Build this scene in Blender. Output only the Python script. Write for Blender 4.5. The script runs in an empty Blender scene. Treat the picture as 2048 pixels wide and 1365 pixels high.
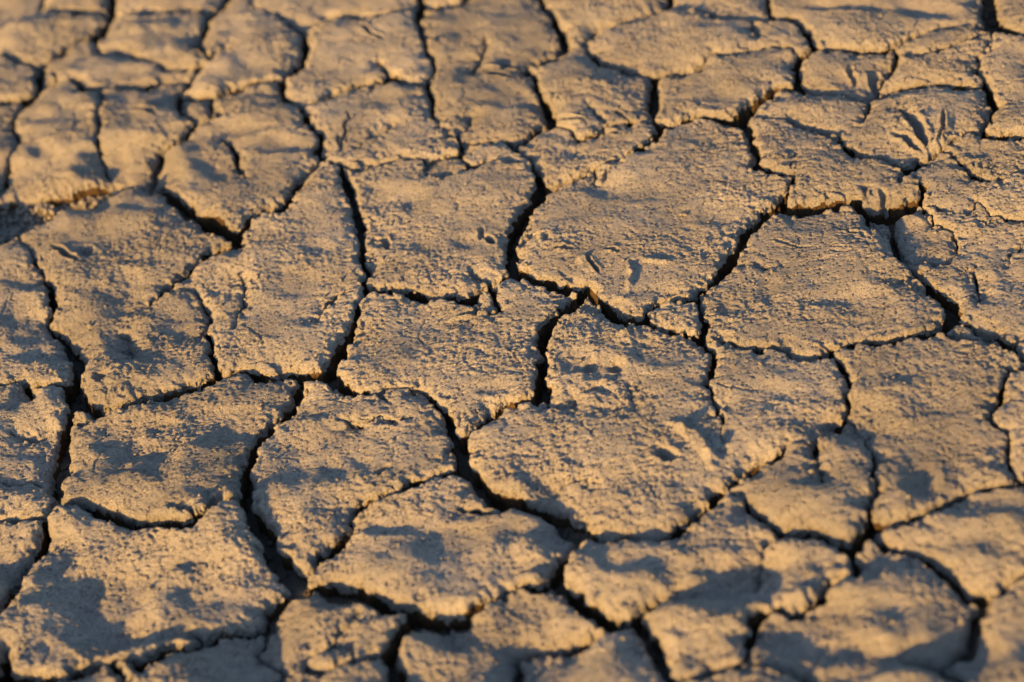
import bpy, math, random
import numpy as np

# ------------------------------------------------------------------ camera, sky, sun, exposure
W, HH = 2048.0, 1365.0                       # size of the photograph the cracks were measured on
LENS, PITCH, ROLL, CAMH = 75.0, math.radians(34.0), math.radians(12.5), 1.10
FPX = LENS / 36.0 * W
_f = np.array([0.0, math.cos(PITCH), -math.sin(PITCH)])
_r = np.array([1.0, 0.0, 0.0])
_u = np.array([0.0, math.sin(PITCH), math.cos(PITCH)])
RX = math.cos(ROLL) * _r - math.sin(ROLL) * _u
UX = math.sin(ROLL) * _r + math.cos(ROLL) * _u


def px2g(x, y):
    """pixel of the photograph -> point on the ground plane z = 0"""
    d = _f + (x - W / 2) / FPX * RX - (y - HH / 2) / FPX * UX
    t = CAMH / -d[2]
    return np.array([d[0] * t, d[1] * t])


def g2px(X, Y):
    vx, vy, vz = X, Y, -CAMH
    de = vy * _f[1] + vz * _f[2]
    xi = (vx * RX[0] + vy * RX[1] + vz * RX[2]) / de
    yi = (vx * UX[0] + vy * UX[1] + vz * UX[2]) / de
    return W / 2 + xi * FPX, HH / 2 - yi * FPX


# sun: behind the camera, to its left, low
_a = px2g(1024, 700)
_b = px2g(1024 - 100, 700 + 88)
SUN_DIR2 = (_b - _a) / np.linalg.norm(_b - _a)
SUN_EL = math.radians(13.5)

#<SETUP>
scene = bpy.context.scene
cam_data = bpy.data.cameras.new('camera')
cam = bpy.data.objects.new('camera', cam_data)
scene.collection.objects.link(cam)
from mathutils import Matrix, Vector
M = Matrix.Identity(4)
for i in range(3):
    M[i][0] = RX[i]; M[i][1] = UX[i]; M[i][2] = -_f[i]
M[2][3] = CAMH
cam.matrix_world = M
cam_data.sensor_width = 36.0
cam_data.lens = LENS
cam_data.clip_start = 0.01
cam_data.clip_end = 2000.0
cam_data.dof.use_dof = True
cam_data.dof.focus_distance = 1.99
cam_data.dof.aperture_fstop = 3.6
scene.camera = cam

world = bpy.data.worlds.new('World')
scene.world = world
world.use_nodes = True
wn = world.node_tree.nodes
wl = world.node_tree.links
wn.clear()
sky = wn.new('ShaderNodeTexSky')
sky.sky_type = 'NISHITA'
sky.sun_disc = False
sky.sun_elevation = SUN_EL
# Blender's sky: rotation 0 puts the sun at +Y, growing clockwise seen from above
sky.sun_rotation = math.atan2(SUN_DIR2[0], SUN_DIR2[1])
sky.air_density = 1.0
sky.dust_density = 1.0
bg = wn.new('ShaderNodeBackground')
bg.inputs['Strength'].default_value = 0.074
wo = wn.new('ShaderNodeOutputWorld')
wl.new(sky.outputs[0], bg.inputs['Color'])
wl.new(bg.outputs[0], wo.inputs['Surface'])

sd_ = bpy.data.lights.new('sun', 'SUN')
sd_.energy = 5.0
sd_.angle = math.radians(1.2)
sd_.color = (1.0, 0.52, 0.125)
sun = bpy.data.objects.new('sun', sd_)
scene.collection.objects.link(sun)
to_sun = Vector((SUN_DIR2[0] * math.cos(SUN_EL), SUN_DIR2[1] * math.cos(SUN_EL), math.sin(SUN_EL)))
sun.rotation_euler = to_sun.to_track_quat('Z', 'Y').to_euler()
sun.location = (-2, -3, 2)

scene.view_settings.view_transform = 'Standard'
scene.view_settings.look = 'None'
scene.view_settings.exposure = 1.6
scene.view_settings.gamma = 1.0
scene.render.engine = 'CYCLES'
scene.cycles.use_denoising = True
#</SETUP>

# ------------------------------------------------------------------ the crack network, measured on the photograph
# The photograph was read in nine enlarged tiles; (x, y, width) are tile pixels, S turns them into photo pixels.
S = 700.0 / 2046.0
TILE = {t: (ox, oy) for t, (ox, oy) in zip('ABCDEFGHI', [(x, y) for y in (0, 450, 898) for x in (0, 674, 1348)])}
CRACKS_TXT = """
A -60,180,18 0,140,18 140,65,16 200,30,14 240,-60,14
A 200,30,10 330,45,10 440,60,30 540,50,12 640,85,12
A 650,-80,40 650,90,45 600,150,50 545,200,40 440,215,16 390,250,16 320,295,16 250,335,22 225,370,45 205,430,50 230,510,35 170,550,30 130,590,30 100,640,30 65,690,20 70,740,18 100,800,18 95,850,16 55,910,14 20,970,14 -20,1030,12 -80,1080,12
A 650,95,30 720,80,20 800,55,14 900,45,18 1000,45,20 1075,40,25 1160,45,14 1205,55,20
A 1330,-80,30 1290,10,40 1220,70,30 1200,120,30 1160,190,30 1140,230,50 1170,280,25 1220,330,14 1235,360,26 1215,380,10 1150,385,20 1120,440,35 1090,490,35 1040,530,25 1030,580,30 1045,640,25 1100,690,10 1150,690,8 1215,665,8
A 1235,355,20 1260,310,18 1300,290,10 1370,270,6
A 225,510,24 290,475,30 330,462,10 400,460,12 450,470,25 490,520,35 560,510,14 650,495,14 740,485,18 850,480,25 930,460,16 1050,450,10 1115,450,10
A 310,470,12 325,405,8
A 550,205,14 580,280,16 680,290,10 800,325,8 950,365,8 1100,380,8 1210,382,10
A 595,505,14 590,590,16 570,680,16 590,740,22 580,820,20 585,900,16 595,965,10
A 1440,-80,8 1480,20,8 1580,62,8 1630,90,10 1690,130,30 1770,180,35 1790,220,40 1770,290,45 1740,360,45 1680,410,40 1650,470,45 1645,560,40 1720,580,25 1765,620,40 1800,700,40 1860,750,30 1870,790,45 1850,870,35 1870,910,25 1970,930,20 2000,960,30
A 1770,150,14 1870,100,14 1960,72,12 2046,62,12
A 1640,440,16 1560,455,12 1470,480,14 1390,505,16 1290,530,14 1240,560,20 1225,620,25 1215,660,20 1120,710,25 1060,770,25 1000,790,14 960,810,20 910,830,30 900,880,30 850,940,25 845,1010,20
A -80,1255,200 0,1235,195 150,1190,155 300,1140,105 450,1085,90 600,1035,80 740,1030,70 860,1030,50 930,1080,60 1000,1110,50 1060,1160,60 1110,1220,60 1170,1250,60 1240,1280,70 1330,1330,70 1380,1385,50
A 1290,790,22 1340,840,30 1370,890,36 1400,950,36 1420,1000,20
A 1865,925,25 1800,990,30 1740,1060,30 1670,1140,40 1640,1190,40 1540,1200,25 1450,1250,20 1420,1310,40 1390,1375,40
A 1770,585,8 1900,530,10 2000,485,10 2046,470,10 2080,475,12
A 1040,535,10 1150,545,10 1240,552,14
A -60,298,12 60,315,12 150,335,12 225,352,14
A 205,522,16 100,560,14 0,580,14 -80,595,14
B -10,72,14 150,78,16 300,65,14 420,40,16 480,25,40
B 510,25,30 620,15,20 720,-20,20 800,-80,20
B 490,-80,50 485,40,55 480,110,45 495,190,40 520,260,30 555,320,20 570,370,18 555,405,14 510,430,20 500,470,35 540,520,35 555,570,30 560,620,22 545,660,18 600,720,16 650,775,14 705,785,25 720,830,30 705,870,25 640,882,14 560,897,14 510,915,12 400,900,8 290,908,8 230,935,10 140,960,12 40,955,12 10,955,14
B 60,478,12 160,465,16 270,440,14 300,415,36 380,455,20 460,460,16 500,475,30
B 300,420,34 265,370,24 235,328,8
B 715,860,20 760,920,20 790,950,25 850,912,12 950,925,12 1050,935,14 1125,930,12
B 710,800,8 800,808,8 880,785,14 950,780,12 1000,790,14 1030,815,25
B 790,955,10 740,980,8 600,1003,8 510,1000,8 510,915,8
B 1160,-80,20 1210,10,25 1260,80,40 1300,170,45 1335,235,50 1260,280,30 1180,330,30 1105,355,16 1130,410,30 1165,470,30 1195,550,35 1230,620,45 1255,675,50 1180,700,25 1100,760,35 1040,810,35 1060,860,20 1110,885,18 1130,930,30 1170,1000,35 1205,1070,60 1160,1120,66 1110,1200,66 1060,1270,76 1030,1340,85 1020,1425,75 1015,1515,75 1040,1560,60
B 970,340,6 1040,360,8 1105,378,10
B 860,200,5 850,280,16 820,330,20 780,410,14
B 790,655,4 750,710,10 705,780,16
B 50,880,4 170,810,8 280,740,8 320,710,4
B 1950,-90,35 1920,10,35 1850,40,20 1760,75,14 1620,110,14 1520,140,12 1480,190,16 1430,220,20 1480,290,25 1530,330,30 1620,360,20 1700,380,18 1800,400,18 1850,420,30 1900,405,16 1960,395,12 2046,402,14
C 20,404,16 110,395,20 170,350,10 240,307,8 330,320,8 480,287,8 560,267,8 690,264,8 720,300,12
B 1920,10,20 2000,22,14
C 20,10,12 100,25,12 250,75,14 340,95,14 480,105,14 560,95,14 580,88,20
B 1850,420,40 1840,460,60 1835,540,70 1840,600,60 1850,640,40 1835,690,24 1890,705,35
B 1895,700,20 1960,695,14 2046,680,14
C 30,690,16 70,668,18 150,652,20 250,665,26 340,680,35 390,670,50
B 1900,710,35 1870,770,45 1820,810,40 1740,860,25 1640,915,18 1560,935,12 1470,955,14 1400,990,22 1310,1018,14 1240,1060,40 1210,1075,50
B 1260,680,10 1340,720,10 1390,775,8 1500,755,10 1590,705,10 1660,690,8 1720,685,20 1760,682,8 1835,690,10
B 1500,965,10 1500,1040,4
C 540,-80,35 560,20,35 580,85,35 640,95,20 700,110,30 760,160,45 800,220,50 815,270,40 760,300,28 715,340,50 710,400,50 720,460,45 740,490,30 820,515,14 900,505,14 960,510,12 1040,530,16 1110,540,14 1160,510,20 1200,460,25 1240,400,25 1270,350,30 1290,290,30 1275,255,18
C 815,265,12 870,265,12 970,265,12 1100,268,16 1200,265,16 1275,245,16 1350,210,16 1430,170,14 1550,140,10 1700,125,8 1800,150,8 1860,170,10
C 1300,290,8 1380,296,8 1480,295,12 1600,270,18 1680,240,20 1760,215,18 1850,190,16 1880,175,16
C 1840,-80,90 1830,30,95 1850,100,80 1880,160,60 1960,190,30 2046,205,25 2120,212,25
C 1880,200,6 1870,230,4 1820,290,8 1770,350,16 1790,410,25 1820,480,40 1860,550,55 1890,590,40 1850,650,35 1830,710,46 1815,770,40
C 1815,772,20 1880,775,20 1960,778,16 2046,790,20 2120,800,20
C 1810,765,14 1740,752,14 1680,760,14 1620,790,20 1560,840,25 1500,880,25 1430,905,55 1380,950,55 1360,965,30
C 1120,540,18 1135,600,20 1110,660,12 1090,690,4
C 1160,520,14 1200,515,14 1300,480,12 1400,460,12 1520,470,12 1650,485,12 1780,490,14 1815,482,14
C 430,670,8 560,680,8 680,690,12 800,715,18 900,745,18 950,780,25 1010,830,36 1080,880,28 1170,890,20 1270,915,20 1365,945,30
C 400,660,50 430,620,55 480,570,48 540,530,46 600,490,28 660,485,14 730,490,16
C 390,670,60 430,730,50 460,800,55 480,880,60 480,940,60 540,975,30 620,1000,20 690,1015,20 680,1050,30 640,1110,25 600,1160,55 540,1200,60 470,1270,55 410,1330,58 390,1405,48 350,1465,60 290,1535,55 230,1605,45 160,1665,50 110,1725,50 60,1745,30 30,1735,26
C 600,1180,36 650,1185,35 800,1165,34 950,1145,34 1080,1140,38 1120,1190,56 1200,1190,50 1300,1160,46 1400,1130,40 1440,1110,35 1440,1060,30 1420,1020,14 1380,990,16 1370,955,30
C 1345,970,18 1320,1020,12 1310,1040,4
C 1110,1080,8 1115,1180,12
C 1110,1210,30 1150,1290,12 1230,1350,10 1265,1370,20
C 1240,1195,46 1270,1280,56 1270,1340,56 1275,1365,45 1290,1435,55 1310,1495,30 1340,1505,18 1385,1530,20
C 1435,1110,20 1450,1160,10 1530,1245,9 1600,1290,10 1640,1340,12 1655,1400,10 1655,1455,12 1600,1500,8 1480,1480,10 1400,1500,10 1310,1495,16
C 1560,840,10 1620,870,12 1660,910,20 1700,940,20 1740,990,30 1800,1030,25 1880,1045,14 1940,1035,10 2046,990,10 2120,965,10
C 1860,1050,5 1800,1110,8 1760,1160,8 1725,1215,4
C 1790,1150,5 1820,1210,12 1850,1235,10 1950,1245,8 2046,1250,6 2120,1250,6
C 1450,1150,8 1550,1190,8 1640,1212,4
D 50,-110,8 70,-10,8 130,80,8 170,150,10 200,200,20 240,290,20 290,340,35 305,400,45 300,460,40 255,535,25 320,570,35 350,620,60 400,700,78 450,790,86 440,860,70 410,920,80 420,990,86 500,1040,60 580,1060,46 680,1040,30 760,1010,30 880,975,35 980,945,45 1080,920,48 1150,890,48 1230,860,46 1280,840,40 1330,825,20 1400,800,25 1440,810,30 1500,840,55 1570,840,30 1640,810,38 1720,830,38 1820,840,46 1900,840,66 1960,880,56 2040,935,46 2070,950,30
D 420,1040,60 380,1110,60 360,1200,75 335,1290,95 325,1409,98 310,1499,90 330,1589,60 290,1679,50 250,1759,48 210,1869,48 130,1959,40 80,2049,45 50,2149,58 0,2239,50 -80,2330,50
D 385,1110,8 470,1117,8 560,1088,8 575,1065,8
D -80,916,16 0,912,16 80,895,14 140,890,20 160,925,30 200,907,12 260,915,16 320,905,10 385,910,10
D 155,920,30 165,975,20
D 1385,80,30 1300,105,32 1210,140,35 1150,190,30 1090,240,30 1020,290,25 940,345,20 880,390,14 840,430,4
D 935,345,8 1050,338,7 1150,350,7 1170,400,14 1195,460,20 1210,530,22 1180,590,35 1210,640,30 1225,710,40 1240,780,45 1280,840,46
D 1400,250,6 1430,340,12 1400,430,12 1380,510,8 1360,590,3
D 2060,368,8 2030,370,8 1960,390,12 1890,450,14 1850,530,5
B 10,955,30 40,1050,45 80,1130,52 110,1230,56 125,1300,58 150,1465,50 155,1555,50 165,1645,44 160,1690,40 120,1745,25 90,1835,40 60,1915,56 20,1995,60 -30,2095,66 -70,2160,66
D 1750,860,48 1710,970,48 1640,1080,44 1570,1140,48 1510,1180,48 1480,1260,66 1440,1340,76 1420,1409,68 1420,1509,68 1430,1619,70 1470,1689,88 1530,1759,100 1560,1839,100 1620,1929,105 1700,2019,95 1740,2069,80
E 60,935,30 160,950,22 220,970,22 270,1010,18 285,1028,5
E 225,965,8 290,932,7 355,920,7 440,930,14 500,960,25 560,1010,35 620,1050,35 640,1110,48 665,1180,58 690,1250,76 730,1320,105 735,1389,110 800,1439,56 860,1499,66 920,1549,76 1000,1579,74 1100,1599,56 1200,1599,56 1280,1639,66 1380,1699,90 1430,1739,76 1380,1789,56 1350,1869,58 1290,1949,84 1250,2029,78 1170,2069,30 1070,2074,20 970,2079,20 900,2129,25 800,2189,30 700,2239,35 600,2269,40 480,2259,60 400,2239,66 300,2199,92 200,2149,66 100,2119,84 0,2079,84 -70,2045,84 -130,2035,46 -205,2062,16
E 160,348,30 300,355,34 420,370,38 520,385,38 600,390,38 700,402,46 760,425,46 800,372,36 870,345,36 900,390,28 940,480,28 946,508,10
E 870,315,28 830,280,14 780,240,4
E 870,330,12 920,290,14 985,262,20 1030,255,40
E 760,445,12 800,475,9 870,482,9 935,490,12
E 1040,245,55 1100,265,48 1180,300,48 1250,340,48 1330,350,46 1400,340,46 1470,370,66 1490,410,60 1550,440,56 1620,490,56 1700,520,48 1780,540,48 1790,500,38 1830,450,38 1890,420,34 1960,405,32 2030,412,30 2060,430,30
E 1445,395,56 1370,440,58 1300,500,66 1240,570,68 1205,640,74 1200,720,58 1195,800,62 1195,900,66 1195,980,66 1140,1000,40 1060,1012,38 980,1024,38 900,1080,48 820,1140,48 760,1190,56 720,1250,56
E 1200,990,40 1215,1022,18
E 1780,540,40 1830,570,25 1890,595,16 1960,600,14 2046,605,12
F 60,604,12 80,610,14 140,630,22
F 110,410,30 130,440,30 160,500,35 190,560,40 170,610,30 155,640,30 200,680,40 220,740,45 210,820,40 200,900,30 230,970,25 260,1050,20 270,1130,18 290,1210,12 292,1255,4
F 175,640,8 240,642,8 320,662,10 410,690,20 500,690,20 600,685,20 660,720,25 730,745,30 800,735,25 870,715,25 960,685,20 1060,660,25 1170,660,30 1290,640,25 1400,625,25 1500,615,40 1570,580,60 1620,510,70 1620,440,70 1580,390,60 1520,350,50 1460,300,40 1400,240,40 1385,215,20
F 1540,615,30 1640,640,25 1760,650,25 1850,650,20 1930,645,25 1980,690,46 2046,750,25 2120,780,25
F 1630,515,14 1720,550,14 1830,600,32 1900,612,20 1935,645,20
F 1740,230,8 1750,290,25 1770,340,25 1780,400,12 1778,450,4
F 920,705,14 960,770,25 980,820,30 1015,880,30 1020,960,28 1030,1030,30 980,1080,35 930,1150,40 870,1190,35 830,1220,40 820,1290,40 812,1330,30 830,1389,16 845,1449,12 870,1484,4
F 825,1250,8 740,1240,8 680,1252,12 600,1300,28 520,1340,32 420,1399,36 330,1459,42 250,1529,50 200,1589,50 120,1639,55 50,1709,60 -20,1760,56 -120,1785,30 -230,1797,22 -330,1770,46 -420,1760,40 -530,1755,50
F 1005,1060,7 1050,1150,7 1075,1210,8 1110,1280,14 1150,1340,14 1180,1369,20 1180,1459,22 1160,1559,25 1145,1639,35 1150,1709,45 1130,1749,56
F 2070,760,14 2046,795,14 1985,812,20 1950,880,35 1920,960,40 1890,1040,45 1850,1100,48 1880,1140,30 1940,1170,25 1950,1240,30 1955,1310,30 1970,1369,30 2000,1429,20 2020,1485,26
I 2120,140,20 2060,165,20 2000,185,25 1900,190,25 1800,205,25 1720,210,18 1640,260,20 1550,320,30 1450,370,30 1350,395,25 1250,410,25 1150,420,30
I 1130,440,56 1190,490,25 1250,530,25 1340,550,25 1430,580,40 1530,640,45 1620,700,45 1700,770,50 1780,790,60 1760,870,76 1750,960,76 1720,1040,58 1640,1090,40 1580,1160,45 1540,1220,45 1640,1270,30 1690,1310,40 1720,1365,40 1750,1480,40
I 1540,1220,20 1450,1190,12 1370,1170,5
I 1790,790,14 1880,770,10 1910,720,16 1980,705,20 2046,700,20 2120,700,20
I 325,165,7 390,250,8 440,300,14 520,360,20 580,400,25 640,425,16 700,430,25 800,460,30 900,500,30 970,530,48 1030,560,58 1080,490,40 1125,445,46
I 1040,560,66 1045,630,50 1045,700,34 960,722,10 910,735,25 880,820,35 800,860,25 700,895,20 600,910,20 500,950,30 450,990,48 440,1070,48 430,1160,48 390,1230,40 300,1250,25 200,1270,30 100,1310,35 0,1340,35 -40,1345,40
I 390,1230,25 500,1250,25 580,1260,35 680,1290,30 750,1330,46 820,1380,40 920,1460,40
H 700,90,40 600,120,38 480,150,38 380,185,38 290,220,30 160,260,30 100,300,38 50,340,34 60,400,30 30,450,40 10,480,44 -70,540,46 -150,600,38 -235,690,34
H 720,310,14 830,325,36 940,340,20 985,290,20
H 1250,740,76 1330,790,58 1400,830,76 1470,880,76 1540,920,58 1620,960,66 1720,950,56 1800,1030,58 1850,1100,76 1890,1180,76 1930,1280,76 1950,1365,68 1970,1480,68
H 1720,950,46 1790,885,40 1880,835,26 1960,805,8
H 1590,975,30 1500,1020,38 1400,1060,48 1280,1080,38 1200,1090,35 1100,1110,35 1030,1130,40 1030,1200,56 1020,1300,66 1010,1365,66 1010,1480,66
H 480,950,56 430,990,56 370,1050,48 320,1120,58 290,1180,66 320,1260,95 350,1330,95 370,1480,90
H 270,1190,20 180,1220,20 90,1235,16 0,1250,14 -80,1285,14 -170,1250,14 -200,1200,12 -170,1160,12 -30,1110,14 -10,1050,14 40,1010,18 110,935,5
H -30,1110,6 60,1130,8 110,1180,8 120,1228,10
G 340,310,28 450,325,30 560,340,38 680,375,48 780,400,48 870,410,48 950,435,48 1080,445,48 1170,400,38 1220,350,38 1290,310,38 1400,295,38 1440,290,30
G -80,392,10 0,380,12 80,375,14 160,380,14 250,395,28 290,395,30
G 1690,750,56 1620,810,58 1560,880,58 1520,960,44 1440,1000,30 1360,1010,25 1270,1040,38 1210,1100,44 1100,1150,30 1020,1160,40 960,1190,56 880,1250,58 820,1280,48 720,1240,25 620,1230,20 540,1250,38 430,1290,48 320,1320,48 200,1340,56 60,1350,66 0,1330,90 -80,1290,90
G 20,1140,20 12,1240,70 0,1330,86
G 625,1240,24 660,1290,38 720,1340,38 780,1480,38
G 820,1285,24 832,1325,18 750,1375,20
G 1520,995,10 1500,1070,8 1480,1130,8 1560,1190,8 1640,1260,14 1630,1330,10 1645,1480,8
C 450,110,8 460,160,8 490,205,5
C 700,880,5 710,950,9 690,970,9 720,1000,7
F 360,205,7 500,215,7 590,220,4
E 0,1105,5 120,1118,7 250,1100,7 450,1090,4
I 560,490,5 500,560,8 480,640,7 490,760,4
G 0,160,6 150,150,7 230,185,4
G 1060,350,5 1110,380,9 1140,420,8
G 1100,1060,5 1150,1080,9 1180,1110,8
F 1320,285,5 1400,292,8
F 2046,60,8 1960,130,12 1945,190,6
F 1650,385,5 1760,370,7
B 1460,600,5 1510,640,8 1590,690,8
B 1640,620,8 1700,660,14 1720,685,12
C 1300,620,6 1360,650,7
D 60,1180,5 160,1200,7 220,1190,4
E 1650,900,4 1720,960,7 1740,1060,4
H 1280,180,4 1400,150,7 1520,165,4
D 700,600,4 760,680,7 770,760,4
"""


def parse_cracks():
    out = []
    for line in CRACKS_TXT.strip().splitlines():
        t, *pts = line.split()
        ox, oy = TILE[t]
        out.append(np.array([[ox + S * float(x), oy + S * float(y), S * float(w)] for x, y, w in (p.split(',') for p in pts)]))
    for L in out:                                    # the openings seen edge-on are wider than they look
        for i in range(len(L)):
            t = L[min(i + 1, len(L) - 1), :2] - L[max(i - 1, 0), :2]
            hor = abs(t[0]) / (np.hypot(*t) + 1e-9)
            if L[i, 2] > 3.0:
                L[i, 2] *= (1.22 + 0.14 * hor) 
    # lines that run out of the picture go on to the rim of the modelled plates
    for L in out:
        for e, n in ((0, 1), (-1, -2)):
            x, y = L[e, :2]
            if x < 0 or y < 0 or x > W or y > HH:
                d = L[e, :2] - L[n, :2]
                L[e, :2] += d / np.linalg.norm(d) * 125
    # close T-junctions: an end that nearly touches another line is moved onto it
    for i, L in enumerate(out):
        for e in (0, -1):
            p = L[e, :2]
            best = (1e9, None)
            for j, K in enumerate(out):
                if j == i:
                    continue
                a, b = K[:-1, :2], K[1:, :2]
                ab = b - a
                tt = np.clip(((p - a) * ab).sum(1) / np.maximum((ab * ab).sum(1), 1e-9), 0, 1)
                q = a + ab * tt[:, None]
                dd = np.hypot(*(q - p).T)
                k = dd.argmin()
                if dd[k] < best[0]:
                    best = (dd[k], q[k])
            if best[0] < 13:
                L[e, :2] = best[1]
    return out


rng = np.random.default_rng(11)
CRACKS = parse_cracks()
# the rim of the modelled plates, a wandering crack outside the picture
ring = []
for (x0, y0, x1, y1, n, nx_, ny_) in ((-75, -70, W + 75, -70, 22, 0, -1), (W + 75, -70, W + 75, HH + 75, 15, 1, 0), (W + 75, HH + 75, -75, HH + 75, 22, 0, 1), (-75, HH + 75, -75, -70, 15, -1, 0)):
    for k in range(n):
        w_ = 42 * math.sin(k * 1.35 + n) * rng.uniform(0.4, 1.0)
        ring.append([x0 + (x1 - x0) * k / n + nx_ * w_ + rng.uniform(-16, 16), y0 + (y1 - y0) * k / n + ny_ * w_ * 0.85 + rng.uniform(-10, 10), 14])
ring.append(ring[0])
RING = np.array(ring)

# ------------------------------------------------------------------ fields on a regular grid over the ground
CELL = 0.00122
cor = np.array([px2g(x, y) for x in (-150, W + 150) for y in (-130, HH + 140)])
X0, Y0 = cor.min(0)
X1, Y1 = cor.max(0)
NX, NY = int((X1 - X0) / CELL) + 2, int((Y1 - Y0) / CELL) + 2
gx = X0 + CELL * np.arange(NX)
gy = Y0 + CELL * np.arange(NY)
GX, GY = np.meshgrid(gx, gy)          # [row = y, col = x]


def vnoise(X, Y, scale, seed):
    """smooth value noise in -1..1 at world points"""
    r = np.random.default_rng(seed)
    N = 256
    lat = r.uniform(-1, 1, (N, N)).astype(np.float32)
    ang = (seed * 0.7) % 6.28
    ca, sa = math.cos(ang), math.sin(ang)
    u = (X * ca - Y * sa) / scale + 37.3
    v = (X * sa + Y * ca) / scale + 91.7
    iu = np.floor(u).astype(np.int32)
    iv = np.floor(v).astype(np.int32)
    fu = (u - iu).astype(np.float32)
    fv = (v - iv).astype(np.float32)
    fu = fu * fu * fu * (fu * (fu * 6 - 15) + 10)
    fv = fv * fv * fv * (fv * (fv * 6 - 15) + 10)
    iu &= N - 1
    iv &= N - 1
    iu1 = (iu + 1) & (N - 1)
    iv1 = (iv + 1) & (N - 1)
    a = lat[iv, iu] * (1 - fu) + lat[iv, iu1] * fu
    b = lat[iv1, iu] * (1 - fu) + lat[iv1, iu1] * fu
    return a * (1 - fv) + b * fv


# crack lines wander a little
WX = GX + 0.0030 * vnoise(GX, GY, 0.017, 3) + 0.0014 * vnoise(GX, GY, 0.006, 4)
WY = GY + 0.0030 * vnoise(GX, GY, 0.017, 5) + 0.0014 * vnoise(GX, GY, 0.006, 6)
SD = np.full((NY, NX), 0.05, np.float32)     # distance to the nearest crack edge (negative inside)
CD = np.full((NY, NX), 0.05, np.float32)     # distance to the nearest crack line


def stamp(poly, pad=0.045, fields=None):
    g = [px2g(p[0], p[1]) for p in poly]
    hw = []
    for i, p in enumerate(poly):
        a = poly[max(i - 1, 0), :2]
        b = poly[min(i + 1, len(poly) - 1), :2]
        t = (b - a) / (np.linalg.norm(b - a) + 1e-9)
        n = np.array([-t[1], t[0]])
        ga, gb = px2g(*(p[:2] - t * 4)), px2g(*(p[:2] + t * 4))
        tg = (gb - ga) / (np.linalg.norm(gb - ga) + 1e-12)
        w = px2g(*(p[:2] + n * p[2] / 2)) - px2g(*(p[:2] - n * p[2] / 2))
        hw.append(abs(w[0] * tg[1] - w[1] * tg[0]) / 2)
    for (a, b, wa, wb) in zip(g[:-1], g[1:], hw[:-1], hw[1:]):
        lo = np.minimum(a, b) - pad - max(wa, wb)
        hi = np.maximum(a, b) + pad + max(wa, wb)
        i0, i1 = max(int((lo[0] - X0) / CELL), 0), min(int((hi[0] - X0) / CELL) + 1, NX)
        j0, j1 = max(int((lo[1] - Y0) / CELL), 0), min(int((hi[1] - Y0) / CELL) + 1, NY)
        if i1 <= i0 or j1 <= j0:
            continue
        px, py = WX[j0:j1, i0:i1] - a[0], WY[j0:j1, i0:i1] - a[1]
        ab = b - a
        l2 = max(ab @ ab, 1e-12)
        t = np.clip((px * ab[0] + py * ab[1]) / l2, 0, 1)
        d = np.hypot(px - t * ab[0], py - t * ab[1])
        CD[j0:j1, i0:i1] = np.minimum(CD[j0:j1, i0:i1], d)
        SD[j0:j1, i0:i1] = np.minimum(SD[j0:j1, i0:i1], d - (wa + (wb - wa) * t))


for L in CRACKS:
    stamp(L)
stamp(RING)
# crumbling edges
SD = SD + (0.0013 * vnoise(GX, GY, 0.0085, 21) + 0.0012 * vnoise(GX, GY, 0.0038, 22)) * np.clip((CD - 0.0006) / 0.003, 0, 1)

PXI, PYI = g2px(GX, GY)
# inside the ring?
ringg = np.array([px2g(p[0], p[1]) for p in RING])


def inside_poly(poly, X, Y):
    c = np.zeros(X.shape, bool)
    for (xa, ya), (xb, yb) in zip(poly[:-1], poly[1:]):
        cond = (ya > Y) != (yb > Y)
        xi = (xb - xa) * (Y - ya) / (yb - ya + 1e-15) + xa
        c ^= cond & (X < xi)
    return c


INSIDE = inside_poly(ringg, WX, WY)
BAR = (CD < 0.75 * CELL) | (SD < 0.0) | ~INSIDE


def label_components(free):
    lab = np.where(free, np.arange(free.size, dtype=np.int64).reshape(free.shape) + 1, 0)
    prev = None
    while True:
        for sl in ('d', 'u', 'r', 'l'):
            A = lab if sl in 'du' else lab.T
            n = A.shape[0]
            idx = range(1, n) if sl in 'dr' else range(n - 2, -1, -1)
            st = -1 if sl in 'dr' else 1
            for k in idx:
                q = A[k + st]
                row = A[k]
                m = (row > 0) & (q > row)
                row[m] = q[m]
        s = lab.sum()
        if s == prev:
            return lab
        prev = s


LAB = label_components(~BAR)
ids, LAB = np.unique(LAB, return_inverse=True)
LAB = LAB.reshape(NY, NX).astype(np.int32)
area = np.bincount(LAB.ravel())
small = area < 60
small[0] = True
remap = np.where(small, 0, np.cumsum(~small))
LAB = remap[LAB]
NLAB = LAB.max()
#<NETEND>

# ------------------------------------------------------------------ relief of the mud surface
def ell(x, y, rx, ry):
    return np.exp(-(((PXI - x) / rx) ** 2 + ((PYI - y) / ry) ** 2))


def smooth(a, b, v):
    t = np.clip((v - a) / (b - a), 0, 1)
    return t * t * (3 - 2 * t)


def seg_dist(pts):
    g = [px2g(*p) for p in pts]
    lo = np.min(g, 0) - 0.04
    hi = np.max(g, 0) + 0.04
    i0, i1 = max(int((lo[0] - X0) / CELL), 0), min(int((hi[0] - X0) / CELL) + 1, NX)
    j0, j1 = max(int((lo[1] - Y0) / CELL), 0), min(int((hi[1] - Y0) / CELL) + 1, NY)
    best = None
    n = len(g) - 1
    for k in range(n):
        a, b = g[k], g[k + 1]
        ab = b - a
        px, py = WX[j0:j1, i0:i1] - a[0], WY[j0:j1, i0:i1] - a[1]
        t = np.clip((px * ab[0] + py * ab[1]) / (ab @ ab), 0, 1)
        d = np.hypot(px - t * ab[0], py - t * ab[1])
        u = (k + t) / n
        if best is None:
            best, ub = d, u
        else:
            m = d < best
            best = np.where(m, d, best)
            ub = np.where(m, u, ub)
    return (slice(j0, j1), slice(i0, i1)), best, ub


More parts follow.
